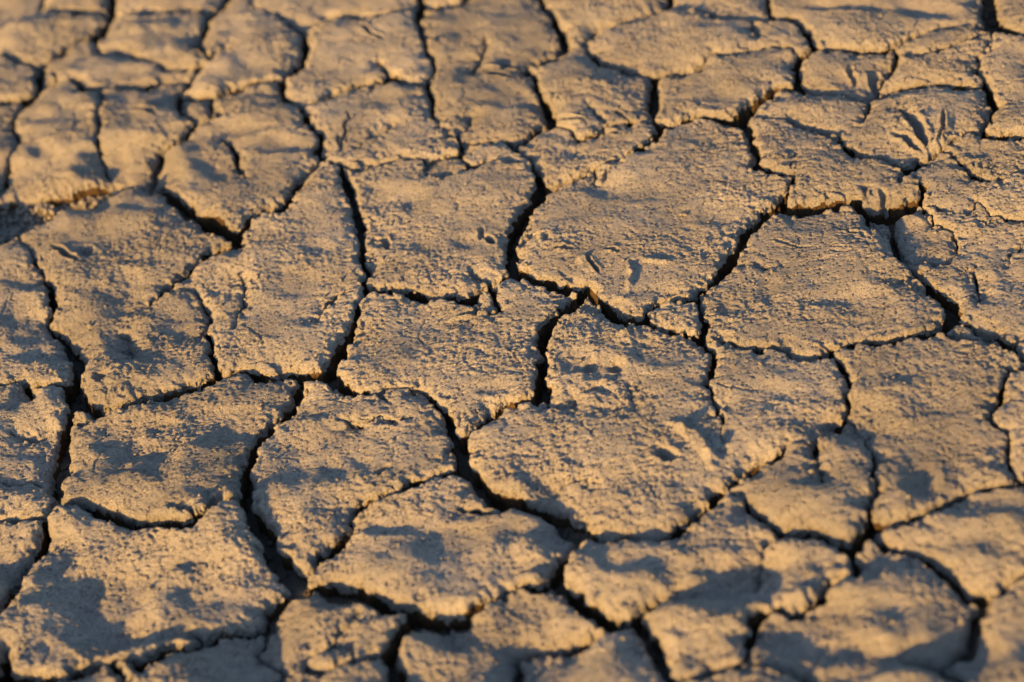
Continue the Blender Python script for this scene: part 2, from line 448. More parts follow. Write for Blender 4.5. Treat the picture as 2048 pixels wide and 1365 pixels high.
# hollows and lumps: photo x, y, radii in photo pixels, depth in mm (negative = lump)
DENTS = [
    (40, 358, 170, 36, 14), (265, 318, 55, 26, 12), (500, 465, 40, 20, 5), (1205, 365, 36, 14, 6), (1835, 315, 36, 18, 6), (1780, 425, 50, 30, 7), (1100, 985, 70, 24, 7), (1160, 1055, 60, 24, 6),
    (215, 1215, 95, 50, 10), (350, 1110, 70, 45, 8), (420, 1195, 50, 30, 4), (90, 1090, 40, 30, 4), (130, 1290, 60, 20, -3),
    (290, 880, 55, 35, 9), (430, 840, 60, 28, 5), (225, 930, 30, 18, 3), (190, 850, 40, 18, 4),
    (600, 930, 48, 40, 7), (700, 885, 60, 30, 5), (560, 1030, 30, 20, 3), (650, 800, 45, 18, 4),
    (230, 580, 45, 25, 6), (215, 690, 40, 25, 6), (290, 690, 55, 28, 5), (51, 628, 28, 24, 9), (350, 645, 38, 26, 5), (290, 770, 26, 20, 5),
    (205, 752, 13, 17, 5), (170, 500, 14, 18, 4), (60, 840, 30, 30, 5), (90, 880, 20, 40, 6), (30, 790, 18, 18, 5),
    (450, 565, 42, 18, 6), (600, 560, 38, 18, 4), (640, 490, 22, 10, 4), (470, 495, 14, 10, 4),
    (1170, 728, 40, 18, 6), (1146, 797, 20, 13, 6), (1215, 815, 26, 12, 4), (1230, 728, 14, 12, 4), (1249, 666, 20, 10, -4), (1330, 700, 50, 20, 3), (1180, 615, 22, 9, -2),
    (720, 1015, 60, 28, 5), (880, 1085, 48, 24, 6), (1055, 1085, 26, 18, -8), (1010, 1115, 40, 24, 7), (790, 1040, 40, 16, 4), (1000, 1030, 60, 14, -4),
    (900, 1245, 60, 24, 8), (1120, 1200, 40, 22, -4), (1060, 1190, 30, 18, 4), (850, 1330, 30, 24, 3),
    (1440, 1165, 90, 34, 13), (1590, 1140, 55, 25, 10), (1560, 1088, 40, 14, -5), (1752, 1112, 26, 24, 11), (1680, 1120, 34, 14, 8),
    (1640, 1255, 85, 40, 10), (1800, 1300, 80, 28, 9), (1960, 1300, 55, 36, 9), (1400, 1310, 40, 30, 7), (1275, 1115, 48, 22, 8), (1200, 1140, 26, 30, 4),
    (1300, 1320, 40, 30, 5), (1120, 1320, 50, 24, 4), (1990, 1080, 40, 24, 5), (1700, 1350, 40, 18, 5), (1500, 1230, 40, 20, -5),
    (1830, 955, 26, 30, 7), (1700, 845, 60, 28, 4), (1860, 800, 40, 20, 4), (1600, 830, 40, 20, 4), (1520, 790, 50, 18, 4), (1950, 1000, 50, 18, 5), (1640, 790, 20, 26, 3),
    (1800, 790, 60, 30, -4), (1530, 920, 60, 26, 3), (1620, 950, 40, 20, 3),
    (770, 200, 30, 14, 6), (830, 190, 22, 16, 5), (1070, 65, 34, 18, 6), (920, 62, 40, 18, 6), (910, 110, 24, 14, 5), (1010, 185, 40, 14, 5), (1140, 180, 40, 12, 4),
    (1440, 187, 38, 18, 7), (1375, 125, 30, 10, 5), (1850, 15, 40, 12, 7), (1690, 10, 50, 8, 5), (215, 75, 30, 13, 7), (210, 102, 36, 13, 8), (290, 60, 20, 9, -6), (330, 52, 18, 9, -7), (300, 95, 16, 12, -4),
    (75, 235, 26, 13, 6), (160, 235, 24, 16, 6), (150, 330, 40, 14, -4), (500, 130, 30, 11, 5), (480, 250, 40, 13, 6), (560, 282, 44, 11, 6), (380, 290, 26, 22, 6), (440, 330, 40, 14, 4),
    (1090, 250, 30, 10, 5), (1130, 298, 26, 9, 5), (1955, 292, 30, 14, 6), (780, 385, 40, 18, 6), (600, 45, 22, 14, 5), (400, 150, 24, 10, 4), (560, 190, 50, 14, 4), (1700, 150, 30, 8, 5),
    (1500, 370, 30, 16, 3), (1430, 420, 26, 16, 4), (1290, 380, 24, 12, 3), (1640, 430, 40, 16, 3), (1700, 590, 50, 14, 4), (1540, 580, 14, 22, 4), (1780, 540, 26, 14, 4), (1460, 610, 30, 14, 3),
    (820, 470, 50, 16, 3), (930, 480, 18, 10, 5), (860, 640, 60, 24, 3), (760, 700, 40, 20, 2), (1000, 770, 26, 12, 5), (1085, 800, 22, 10, 4),
    (1890, 590, 24, 14, 4), (1960, 560, 18, 26, 6), (1940, 470, 30, 14, 4), (2010, 540, 30, 20, 5), (1850, 455, 26, 20, 6), (1840, 300, 20, 8, 5),
    (300, 520, 40, 14, 4), (60, 560, 30, 12, 5), (250, 440, 40, 16, -5), (130, 440, 30, 14, -4), (370, 460, 30, 14, -3), (20, 700, 40, 20, 5), (100, 690, 30, 14, 5),
]
# toe marks of birds, ridges and scratches: points, half width in mm, depth in mm, rim in mm
MARKS = [
    ([(1140, 797), (1153, 797)], 9, 4.5, 1.4), ([(1160, 728), (1186, 731)], 9, 5, 1.4), ([(1224, 728), (1239, 728)], 7, 4, 1.2), ([(760, 479), (771, 480)], 7, 3, 1), ([(204, 745), (206, 758)], 7, 5, 1.3),
    ([(168, 492), (172, 508)], 7, 5, 1.2), ([(1247, 664), (1254, 668)], 8, -3.5, 0), ([(1180, 770), (1200, 778)], 8, 4, 1.2), ([(1090, 470), (1100, 474)], 5, 3, 1), ([(1120, 800), (1128, 812)], 6, 3.5, 1),
    ([(718, 50), (765, 80)], 3.2, 5, 1.5), ([(680, 80), (760, 84)], 2.2, 3, 1), ([(695, 215), (686, 292)], 2.2, 4, 1), ([(672, 262), (684, 292)], 2, 3, 1),
    ([(1810, 222), (1835, 250), (1854, 286)], 5.5, 9, 2), ([(1785, 257), (1812, 275), (1842, 292)], 4, 6, 2), ([(1886, 222), (1880, 278)], 2.2, 4, 1.5), ([(1900, 240), (1868, 290)], 2.5, -3, 0),
    ([(1704, 122), (1706, 156)], 2.5, 5, 1), ([(1742, 128), (1752, 160)], 5, 7, 1.5),
    ([(1172, 508), (1194, 541)], 2.4, 4, 1.2), ([(1252, 515), (1259, 545), (1257, 578)], 2.4, -3, 0), ([(1150, 525), (1170, 512)], 3, -3, 0),
    ([(740, 480), (752, 470), (772, 471), (778, 490)], 2.6, 5, 1), ([(1042, 488), (1064, 466), (1094, 463)], 3.2, 6, 1.5),
    ([(1346, 843), (1382, 862), (1412, 890), (1426, 925)], 4.8, -8.5, 0), ([(1370, 850), (1420, 900)], 4, 6, 0), ([(1308, 889), (1330, 905), (1352, 906)], 6, 6, 1.0),
    ([(961, 142), (990, 140), (1023, 147)], 4.5, 6, 1.5), ([(960, 125), (1000, 128)], 2.5, -3, 0),
    ([(106, 488), (130, 505), (154, 525)], 3.5, 6, 1.5), ([(272, 212), (328, 214)], 3, 5, 1.5), ([(270, 218), (312, 236)], 3.5, 5, 1), ([(430, 210), (445, 228), (462, 214)], 4.5, 6, 2),
    ([(746, 936), (774, 924)], 3.2, 5, 1), ([(960, 460), (985, 480)], 3, 6, 1), ([(955, 470), (960, 445)], 2, 4, 1), ([(880, 632), (950, 620), (1000, 610)], 2, -2.5, 0),
    ([(705, 315), (745, 322)], 3, 5, 1), ([(1200, 355), (1215, 330)], 2.4, 4, 1), ([(1180, 250), (1240, 258)], 3, 4.5, 1.5), ([(1120, 228), (1170, 240)], 3, 5, 1.5), ([(1960, 190), (2020, 208)], 3, 5, 1),
    ([(1108, 490), (1140, 498)], 3, 4, 1.5), ([(1210, 495), (1236, 500)], 3, 4, 1.5), ([(1280, 508), (1340, 520)], 3, -2.5, 0), ([(1000, 130), (1060, 128)], 2.2, -3, 0),
    ([(1762, 372), (1772, 396)], 3, 6, 1), ([(1540, 470), (1620, 486)], 1.6, 1.6, .5), ([(1660, 440), (1740, 470)], 1.8, 2, .6), ([(1390, 330), (1460, 322)], 1.6, 2, .6), ([(1400, 350), (1470, 362)], 1.6, 2, .6),
]

for pts in ([(690, 825), (760, 832), (830, 822)], [(1150, 840), (1180, 862), (1197, 885)],
            [(1350, 294), (1400, 292), (1440, 300)], [(0, 953), (50, 950), (80, 962)], [(340, 1020), (370, 1024), (388, 1038)], [(1522, 1070), (1512, 1120), (1516, 1160)],
            [(1470, 520), (1510, 516), (1555, 525)], [(1650, 495), (1690, 498), (1725, 490)], [(600, 980), (640, 960)], [(1500, 790), (1560, 800)], [(420, 1120), (470, 1110), (500, 1080)],
            [(1750, 640), (1780, 600)], [(1010, 690), (1040, 720), (1046, 760)], [(780, 560), (800, 620)], [(1260, 930), (1300, 960), (1310, 1000)], [(1420, 760), (1480, 775), (1530, 765)],
            [(1880, 880), (1900, 930)], [(820, 1000), (860, 1030)], [(150, 660), (200, 640)], [(470, 640), (520, 660), (540, 700)], [(1100, 620), (1130, 650)], [(1900, 440), (1960, 430), (2000, 450)]):
    MARKS.append((pts, 0.65, 1.3, 0))

RELIEF = 0.33 + 0.55 * smooth(820, 1100, PYI) + 0.55 * smooth(700, 250, PXI) + 0.30 * smooth(420, 150, PYI)
H = RELIEF * (0.0080 * vnoise(GX, GY, 0.095, 31) + 0.0034 * vnoise(GX, GY, 0.043, 32)) + 0.0030 * vnoise(GX, GY, 0.30, 30)
lump = vnoise(GX, GY, 0.021, 33)
H += RELIEF * 0.0015 * lump + 0.0005 * vnoise(GX, GY, 0.012, 34)
dw1, dw2 = vnoise(GX, GY, 0.034, 35), vnoise(GX, GY, 0.034, 36)
for (x, y, rx, ry, dep) in DENTS:
    rx, ry = rx * 1.3, ry * 1.35
    a = [px2g(x + i * rx * 2.6, y + j * ry * 2.6) for i in (-1, 1) for j in (-1, 1)]
    lo, hi = np.min(a, 0), np.max(a, 0)
    i0, i1 = max(int((lo[0] - X0) / CELL), 0), min(int((hi[0] - X0) / CELL) + 1, NX)
    j0, j1 = max(int((lo[1] - Y0) / CELL), 0), min(int((hi[1] - Y0) / CELL) + 1, NY)
    if i1 <= i0 or j1 <= j0:
        continue
    sl = (slice(j0, j1), slice(i0, i1))
    wob = 1 + 0.28 * lump[sl]
    r2 = (((PXI[sl] - x) / rx + 0.45 * dw1[sl]) ** 2 + ((PYI[sl] - y) / ry + 0.45 * dw2[sl]) ** 2) * wob
    k = 0.001 * dep * (0.55 + 0.45 * min(max((rx - 30) / 50, 0), 1))
    H[sl] -= k * np.exp(-r2 ** 1.2) - 0.15 * k * np.exp(-((np.sqrt(r2) - 1.45) / 0.4) ** 2)
for pts, hw, dep, rim in MARKS:
    sl, d, u = seg_dist(pts)
    tap = np.clip(np.minimum(u, 1 - u) * 5, 0.25, 1)
    q = d / (hw * 0.001 * (0.5 + 0.5 * tap))
    H[sl] -= 0.0013 * (dep * tap * np.exp(-q ** 3) - rim * tap * np.exp(-((q - 1.5) / 0.45) ** 2))

# fine skin: flaky wrinkles, crumbs and pits
flake = vnoise(GX, GY, 0.05, 50)
n5 = vnoise(WX, WY, 0.0062, 41)
n3 = vnoise(WX, WY, 0.0034, 42)
SKIN = (0.00036 * n5 + 0.00030 * n3 + 0.00046 * vnoise(GX, GY, 0.0021, 43)) * np.clip(0.9 + 1.7 * flake, 0.15, 2.1)
SKIN += 0.0004 * (np.abs(vnoise(WX, WY, 0.0088, 44)) - 0.3)
H += SKIN
# hairline crazing in patches of the skin
CZ = 0.026
cu, cv = WX / CZ, WY / CZ
fu, fv = np.floor(cu).astype(np.int32), np.floor(cv).astype(np.int32)
zr = np.random.default_rng(17)
jx, jy = zr.uniform(0.1, 0.9, (64, 64)).astype(np.float32), zr.uniform(0.1, 0.9, (64, 64)).astype(np.float32)
f1 = np.full(WX.shape, 9.0, np.float32)
f2 = f1.copy()
for oy in (-1, 0, 1):
    for ox in (-1, 0, 1):
        a, b = fu + ox, fv + oy
        d = np.hypot(cu - a - jx[b & 63, a & 63], cv - b - jy[b & 63, a & 63]).astype(np.float32)
        f2 = np.minimum(f2, np.maximum(f1, d))
        f1 = np.minimum(f1, d)
craze = np.exp(-((f2 - f1) * CZ / 0.0011) ** 2) * smooth(0.12, 0.42, vnoise(GX, GY, 0.11, 51)) * smooth(-0.25, 0.15, vnoise(GX, GY, 0.03, 52))
H -= 0.0013 * craze
prng = np.random.default_rng(77)
for (count, r0, r1, dsc, sgn) in ((100000, 0.6, 1.15, 1.7, 1), (6000, 0.9, 1.9, 0.6, -1), (200, 3.0, 6.5, 0.25, 1)):
    ci = prng.integers(4, NX - 8, count)
    cj = prng.integers(4, NY - 8, count)
    rr = prng.uniform(r0, r1, count)
    el = prng.uniform(0.6, 1.5, count)
    th = prng.uniform(0, 3.14, count)
    for a, b, r, e, tt in zip(ci, cj, rr, el, th):
        if not INSIDE[b, a]:
            continue
        k = int(r * 2 / (CELL * 1000)) + 1
        j0, j1, i0, i1 = max(b - k, 0), min(b + k + 1, NY), max(a - k, 0), min(a + k + 1, NX)
        dx = (np.arange(i0, i1) - a)[None] * CELL * 1000
        dy = (np.arange(j0, j1) - b)[:, None] * CELL * 1000
        uu = (dx * math.cos(tt) + dy * math.sin(tt)) / (r * e)
        vv = (-dx * math.sin(tt) + dy * math.cos(tt)) / (r / e)
        H[j0:j1, i0:i1] -= sgn * 0.001 * r * dsc * np.exp(-(uu * uu + vv * vv) * 1.6)

# edges: rounded over, slightly raised, crumbly
EN = vnoise(GX, GY, 0.035, 61)
REDGE = 0.0006 + 0.0016 * np.clip(EN + 0.3, 0, 1) + 0.0032 * smooth(850, 1150, PYI) + 0.0014 * smooth(350, 100, PYI) + 0.0015 * smooth(600, 200, PXI)
e = np.clip(SD / (REDGE * 1.25), 0, 1)
H -= REDGE * 0.9 * (1 - np.sqrt(np.clip(1 - (1 - e) ** 2, 0, 1)))
DOME = (0.0022 + 0.0028 * np.clip(smooth(820, 1020, PYI) + smooth(560, 250, PXI) + smooth(330, 150, PYI), 0, 1)) * np.clip(0.75 + 0.9 * vnoise(GX, GY, 0.08, 62), 0.05, 1.6)
H -= DOME * np.exp(-np.maximum(SD, 0) / 0.015)
H -= 0.0034 * np.exp(-(np.maximum(SD, 0) / 0.006)) * np.clip(vnoise(GX, GY, 0.006, 63) * 2, 0, 1)
H -= 0.0040 * np.exp(-(np.maximum(SD, 0) / 0.010)) * smooth(0.25, 0.4, vnoise(GX, GY, 0.020, 64) + 0.25 * vnoise(GX, GY, 0.005, 65))

# every plate sits a little higher or lower than the next and leans its own way
lrng = np.random.default_rng(5)
off = lrng.uniform(-0.0024, 0.0024, NLAB + 1)
tiltx = lrng.uniform(-0.02, 0.02, NLAB + 1)
tilty = lrng.uniform(-0.014, 0.014, NLAB + 1)
PCX, PCY = np.zeros(NLAB + 1), np.zeros(NLAB + 1)

for (x, y, dz) in ((1843, 457, -0.007), (1755, 433, -0.003), (890, 323, -0.004), (387, 207, -0.004), (984, 294, -0.002), (1160, 286, -0.003), (658, 1308, 0.001)):
    g = px2g(x, y)
    off[LAB[int(round((g[1] - Y0) / CELL)), int(round((g[0] - X0) / CELL))]] = dz

# grow the labels into the barrier so that every vertex has an owner
LABD = LAB.copy()
for it in range(7):
    z = LABD == 0
    for (src, dst) in (((slice(1, None), slice(None)), (slice(None, -1), slice(None))), ((slice(None, -1), slice(None)), (slice(1, None), slice(None))),
                       ((slice(None), slice(1, None)), (slice(None), slice(None, -1))), ((slice(None), slice(None, -1)), (slice(None), slice(1, None)))):
        m = z[dst] & (LABD[dst] == 0)
        LABD[dst] = np.where(m, LABD[src], LABD[dst])
GYD, GXD = np.gradient(SD, CELL)
gm = np.sqrt(GXD ** 2 + GYD ** 2) + 1e-6

# ------------------------------------------------------------------ materials
def mat(name):
    m = bpy.data.materials.new(name)
    m.use_nodes = True
    nt = m.node_tree
    nt.nodes.clear()
    out = nt.nodes.new('ShaderNodeOutputMaterial')
    b = nt.nodes.new('ShaderNodeBsdfPrincipled')
    nt.links.new(b.outputs[0], out.inputs['Surface'])
    b.inputs['Specular IOR Level'].default_value = 0.15
    return m, nt, b


def mud_material(name, c0, c1, c2, bump, rough=0.95):
    m, nt, b = mat(name)
    N, L = nt.nodes, nt.links
    geo = N.new('ShaderNodeNewGeometry')
    def noise(scale, detail, rough_=0.6, dist=0.0):
        n = N.new('ShaderNodeTexNoise')
        n.inputs['Scale'].default_value = scale
        n.inputs['Detail'].default_value = detail
        n.inputs['Roughness'].default_value = rough_
        n.inputs['Distortion'].default_value = dist
        L.new(geo.outputs['Position'], n.inputs['Vector'])
        return n
    big = noise(14, 4)
    fine = noise(430, 5, 0.7)
    r1 = N.new('ShaderNodeValToRGB')
    r1.color_ramp.elements[0].position = 0.32
    r1.color_ramp.elements[0].color = (*c0, 1)
    r1.color_ramp.elements[1].position = 0.68
    r1.color_ramp.elements[1].color = (*c1, 1)
    L.new(big.outputs['Fac'], r1.inputs['Fac'])
    r2 = N.new('ShaderNodeValToRGB')
    r2.color_ramp.elements[0].position = 0.37
    r2.color_ramp.elements[0].color = (*c2, 1)
    r2.color_ramp.elements[1].position = 0.47
    r2.color_ramp.elements[1].color = (1, 1, 1, 1)
    L.new(fine.outputs['Fac'], r2.inputs['Fac'])
    mx = N.new('ShaderNodeMix')
    mx.data_type = 'RGBA'
    mx.blend_type = 'MULTIPLY'
    mx.inputs[0].default_value = 1.0
    L.new(r1.outputs[0], mx.inputs[6])
    L.new(r2.outputs[0], mx.inputs[7])
    oi = N.new('ShaderNodeObjectInfo')
    mr = N.new('ShaderNodeMapRange')
    mr.inputs['To Min'].default_value = 0.87
    mr.inputs['To Max'].default_value = 1.10
    L.new(oi.outputs['Random'], mr.inputs['Value'])
    hs = N.new('ShaderNodeHueSaturation')
    L.new(mr.outputs[0], hs.inputs['Value'])
    L.new(mx.outputs[2], hs.inputs['Color'])
    L.new(hs.outputs[0], b.inputs['Base Color'])
    b.inputs['Roughness'].default_value = rough
    # sub-millimetre grain
    g1 = noise(1300, 4, 0.65)
    g2 = noise(620, 3, 0.6, 0.6)
    ad = N.new('ShaderNodeMath')
    ad.operation = 'ADD'
    L.new(g1.outputs['Fac'], ad.inputs[0])
    L.new(g2.outputs['Fac'], ad.inputs[1])
    bp = N.new('ShaderNodeBump')
    bp.inputs['Strength'].default_value = 1.0
    bp.inputs['Distance'].default_value = bump
    L.new(ad.outputs[0], bp.inputs['Height'])
    L.new(bp.outputs[0], b.inputs['Normal'])
    return m


MUD = mud_material('dry_mud', (0.345, 0.338, 0.325), (0.475, 0.465, 0.448), (0.48, 0.47, 0.46), 0.0042)
WALLM = mud_material('mud_broken_face', (0.065, 0.044, 0.026), (0.125, 0.086, 0.050), (0.5, 0.45, 0.4), 0.003)  # brown broken clay, darkened further in place of shade inside the cracks
SUBM = mud_material('dark_subsoil', (0.13, 0.120, 0.105), (0.20, 0.185, 0.165), (0.5, 0.5, 0.5), 0.003)  # crack floor, darker than the crust


def make_mesh(name, V, quads, matidx, mats, smooth_mask=None):
    me = bpy.data.meshes.new(name)
    nq = len(quads)
    me.vertices.add(len(V))
    me.vertices.foreach_set('co', np.ascontiguousarray(V, np.float32).ravel())
    me.loops.add(nq * 4)
    me.loops.foreach_set('vertex_index', np.ascontiguousarray(quads, np.int32).ravel())
    me.polygons.add(nq)
    me.polygons.foreach_set('loop_start', np.arange(0, nq * 4, 4, dtype=np.int32))
    me.polygons.foreach_set('loop_total', np.full(nq, 4, np.int32))
    for m in mats:
        me.materials.append(m)
    me.polygons.foreach_set('material_index', np.ascontiguousarray(matidx, np.int32))
    me.polygons.foreach_set('use_smooth', np.ones(nq, bool))
    me.update(calc_edges=True)
    me.validate()
    return me


# ------------------------------------------------------------------ ground: dark subsoil in the cracks, cracked flat beyond
def spread(lo, hi, step, far):
    core = list(np.arange(lo, hi, step))
    s, v, up = step, core[-1], []
    while v < far:
        s *= 1.12
        v += s
        up.append(v)
    s, v, dn = step, core[0], []
    while v > -far:
        s *= 1.12
        v -= s
        dn.append(v)
    return np.array(dn[::-1] + core + up)


xs = spread(X0 - 0.35, X1 + 0.35, 0.0072, 150.0)
ys = spread(Y0 - 0.35, Y1 + 0.35, 0.0072, 150.0)
QX, QY = np.meshgrid(xs, ys)
ins = inside_poly(ringg, QX, QY)
zin = -0.031 + 0.004 * vnoise(QX, QY, 0.07, 71) + 0.003 * vnoise(QX, QY, 0.018, 72) + 0.0015 * vnoise(QX, QY, 0.008, 73)
# the broad hollow at the left is shallow and full of crumbs
qpx, qpy = g2px(QX, np.maximum(QY, 0.9))
hol = np.exp(-(((qpx - 40) / 150) ** 2 + ((qpy - 400) / 60) ** 2))
zin = zin + (-0.004 + 0.006 * vnoise(QX, QY, 0.022, 74)) * hol
# cells of the flat beyond the measured plates
srng = np.random.default_rng(9)
near = (np.abs(QX) < 3.5) & (QY > -1.5) & (QY < 6)
sx, sy = np.meshgrid(np.arange(-3.6, 3.7, 0.2), np.arange(-1.6, 6.1, 0.2))
sx = (sx + srng.uniform(-0.08, 0.08, sx.shape)).ravel()
sy = (sy + srng.uniform(-0.08, 0.08, sy.shape)).ravel()
d1 = np.full(QX.shape, 9.0)
d2 = np.full(QX.shape, 9.0)
qx = QX + 0.012 * vnoise(QX, QY, 0.05, 81)
qy = QY + 0.012 * vnoise(QX, QY, 0.05, 82)
for a, b in zip(sx, sy):
    i0, i1 = np.searchsorted(xs, (a - 0.4, a + 0.4))
    j0, j1 = np.searchsorted(ys, (b - 0.4, b + 0.4))
    if i1 <= i0 or j1 <= j0:
        continue
    sl = (slice(j0, j1), slice(i0, i1))
    d = np.hypot(qx[sl] - a, qy[sl] - b)
    lt = d < d1[sl]
    d2[sl] = np.where(lt, d1[sl], np.minimum(d2[sl], d))
    d1[sl] = np.where(lt, d, d1[sl])
crk = np.where(near & (d1 < 5) & (d2 < 5), np.exp(-((d2 - d1) / (0.010 + 0.006 * vnoise(QX, QY, 0.09, 85))) ** 4), 0)
dome_o = np.where(near & (d1 < 5) & (d2 < 5), np.exp(-(d2 - d1) / 0.03), 0)
zout = 0.004 * vnoise(QX, QY, 0.30, 30) + 0.004 * vnoise(QX, QY, 0.07, 83) + 0.0022 * vnoise(QX, QY, 0.03, 84) + 0.0012 * vnoise(QX, QY, 0.0135, 86) - 0.006 * dome_o - 0.028 * crk
far_ = smooth(3.0, 12.0, np.hypot(QX, QY - 1.6))
zout = zout * (1 - far_)
Z = np.where(ins, zin, zout)
nr, nc = QX.shape
idx = np.arange(nr * nc).reshape(nr, nc)
quads = np.stack([idx[:-1, :-1], idx[:-1, 1:], idx[1:, 1:], idx[1:, :-1]], -1).reshape(-1, 4)
allin = (ins[:-1, :-1] & ins[:-1, 1:] & ins[1:, 1:] & ins[1:, :-1]).ravel()
gme = make_mesh('ground', np.stack([QX, QY, Z], -1).reshape(-1, 3), quads, np.where(allin | (crk[:-1, :-1] > 0.75).ravel(), 1, 0), [MUD, SUBM])
ground = bpy.data.objects.new('ground', gme)
scene.collection.objects.link(ground)
ground['kind'] = 'structure'
ground['label'] = 'dry mud flat with dark subsoil in its cracks'

# ------------------------------------------------------------------ the plates of dried mud
DEPTHS = np.array([0.0012, 0.0030, 0.0065, 0.0105, 0.016, 0.024, 0.042])


def plate_mesh(l):
    jj, ii = np.nonzero(LABD == l)
    j0, j1, i0, i1 = jj.min(), jj.max() + 1, ii.min(), ii.max() + 1
    s = (slice(j0, j1), slice(i0, i1))
    own = (LABD[s] == l) & (SD[s] > -0.4 * CELL)
    c = own[:-1, :-1] & own[:-1, 1:] & own[1:, 1:] & own[1:, :-1]
    if not c.any():
        return None
    # leave out cells that hang on by a corner only
    n, m = own.shape
    use = np.zeros((n, m), bool)
    use[:-1, :-1] |= c; use[:-1, 1:] |= c; use[1:, 1:] |= c; use[1:, :-1] |= c
    vid = np.full((n, m), -1, np.int64)
    vid[use] = np.arange(use.sum())
    X, Y, Zt = GX[s].copy(), GY[s].copy(), H[s].copy()
    cx, cy = X[use].mean(), Y[use].mean()
    PCX[l], PCY[l] = cx, cy
    # boundary edges, directed with the plate on the left
    P = np.zeros((n + 1, m + 1), bool)
    P[1:n, 1:m] = c
    cc, dn, up, lf, rt = P[1:n, 1:m], P[0:n - 1, 1:m], P[2:n + 1, 1:m], P[1:n, 0:m - 1], P[1:n, 2:m + 1]
    v00, v10, v11, v01 = vid[:-1, :-1], vid[:-1, 1:], vid[1:, 1:], vid[1:, :-1]
    ea = np.concatenate([v00[cc & ~dn], v10[cc & ~rt], v11[cc & ~up], v01[cc & ~lf]])
    eb = np.concatenate([v10[cc & ~dn], v11[cc & ~rt], v01[cc & ~up], v00[cc & ~lf]])
    bv = np.unique(np.concatenate([ea, eb]))
    uj, ui = np.nonzero(use)
    V = np.stack([X[use], Y[use], Zt[use]], -1).astype(np.float64)
    V[:, 2] += off[l] + tiltx[l] * (V[:, 0] - cx) + tilty[l] * (V[:, 1] - cy)
    # bring the border onto the crack edge
    bj, bi = uj[bv] + j0, ui[bv] + i0
    nxv, nyv = GXD[bj, bi] / gm[bj, bi], GYD[bj, bi] / gm[bj, bi]
    sd = SD[bj, bi]
    ok = np.abs(sd) < 2.2 * CELL
    step = np.where(ok, np.clip(sd / np.clip(gm[bj, bi], 0.6, 3), -0.75 * CELL, 0.75 * CELL), 0)
    V[bv, 0] -= nxv * step
    V[bv, 1] -= nyv * step
    V[bv, 2] -= REDGE[bj, bi] * 0.25
    quads = np.stack([v00[c], v10[c], v11[c], v01[c]], -1)
    # broken side faces
    nb = len(bv)
    base = len(V)
    loc = np.full(base, -1, np.int64)
    loc[bv] = np.arange(nb)
    rows = []
    half = np.clip(CD[bj, bi], 0.0004, 0.02)
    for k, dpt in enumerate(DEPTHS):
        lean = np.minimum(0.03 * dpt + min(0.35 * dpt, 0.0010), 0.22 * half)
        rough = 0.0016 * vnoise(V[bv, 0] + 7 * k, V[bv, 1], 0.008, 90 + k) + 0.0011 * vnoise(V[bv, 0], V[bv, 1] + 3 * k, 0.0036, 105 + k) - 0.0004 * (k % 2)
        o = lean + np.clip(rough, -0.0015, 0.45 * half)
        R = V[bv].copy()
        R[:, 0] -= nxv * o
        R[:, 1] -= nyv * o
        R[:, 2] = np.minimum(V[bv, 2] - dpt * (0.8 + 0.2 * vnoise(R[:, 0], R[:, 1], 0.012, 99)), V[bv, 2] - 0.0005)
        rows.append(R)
    VA = np.concatenate([V] + rows)
    la, lb = loc[ea], loc[eb]
    wq = []
    prev_a, prev_b = ea, eb
    for k in range(len(DEPTHS)):
        a2, b2 = base + k * nb + la, base + k * nb + lb
        wq.append(np.stack([prev_a, a2, b2, prev_b], -1))
        prev_a, prev_b = a2, b2
    W_ = np.concatenate(wq)
    nw1 = 3 * len(ea)
    base_z = -0.03
    VA -= np.array([cx, cy, base_z])
    Q = np.concatenate([quads, W_[:nw1]])
    top = make_mesh('crust', VA[:base + 3 * nb], Q, np.zeros(len(Q), np.int32), [MUD])
    WQ = W_[nw1:] - base
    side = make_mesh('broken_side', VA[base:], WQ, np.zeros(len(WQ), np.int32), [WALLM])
    return top, side, (cx, cy, base_z)


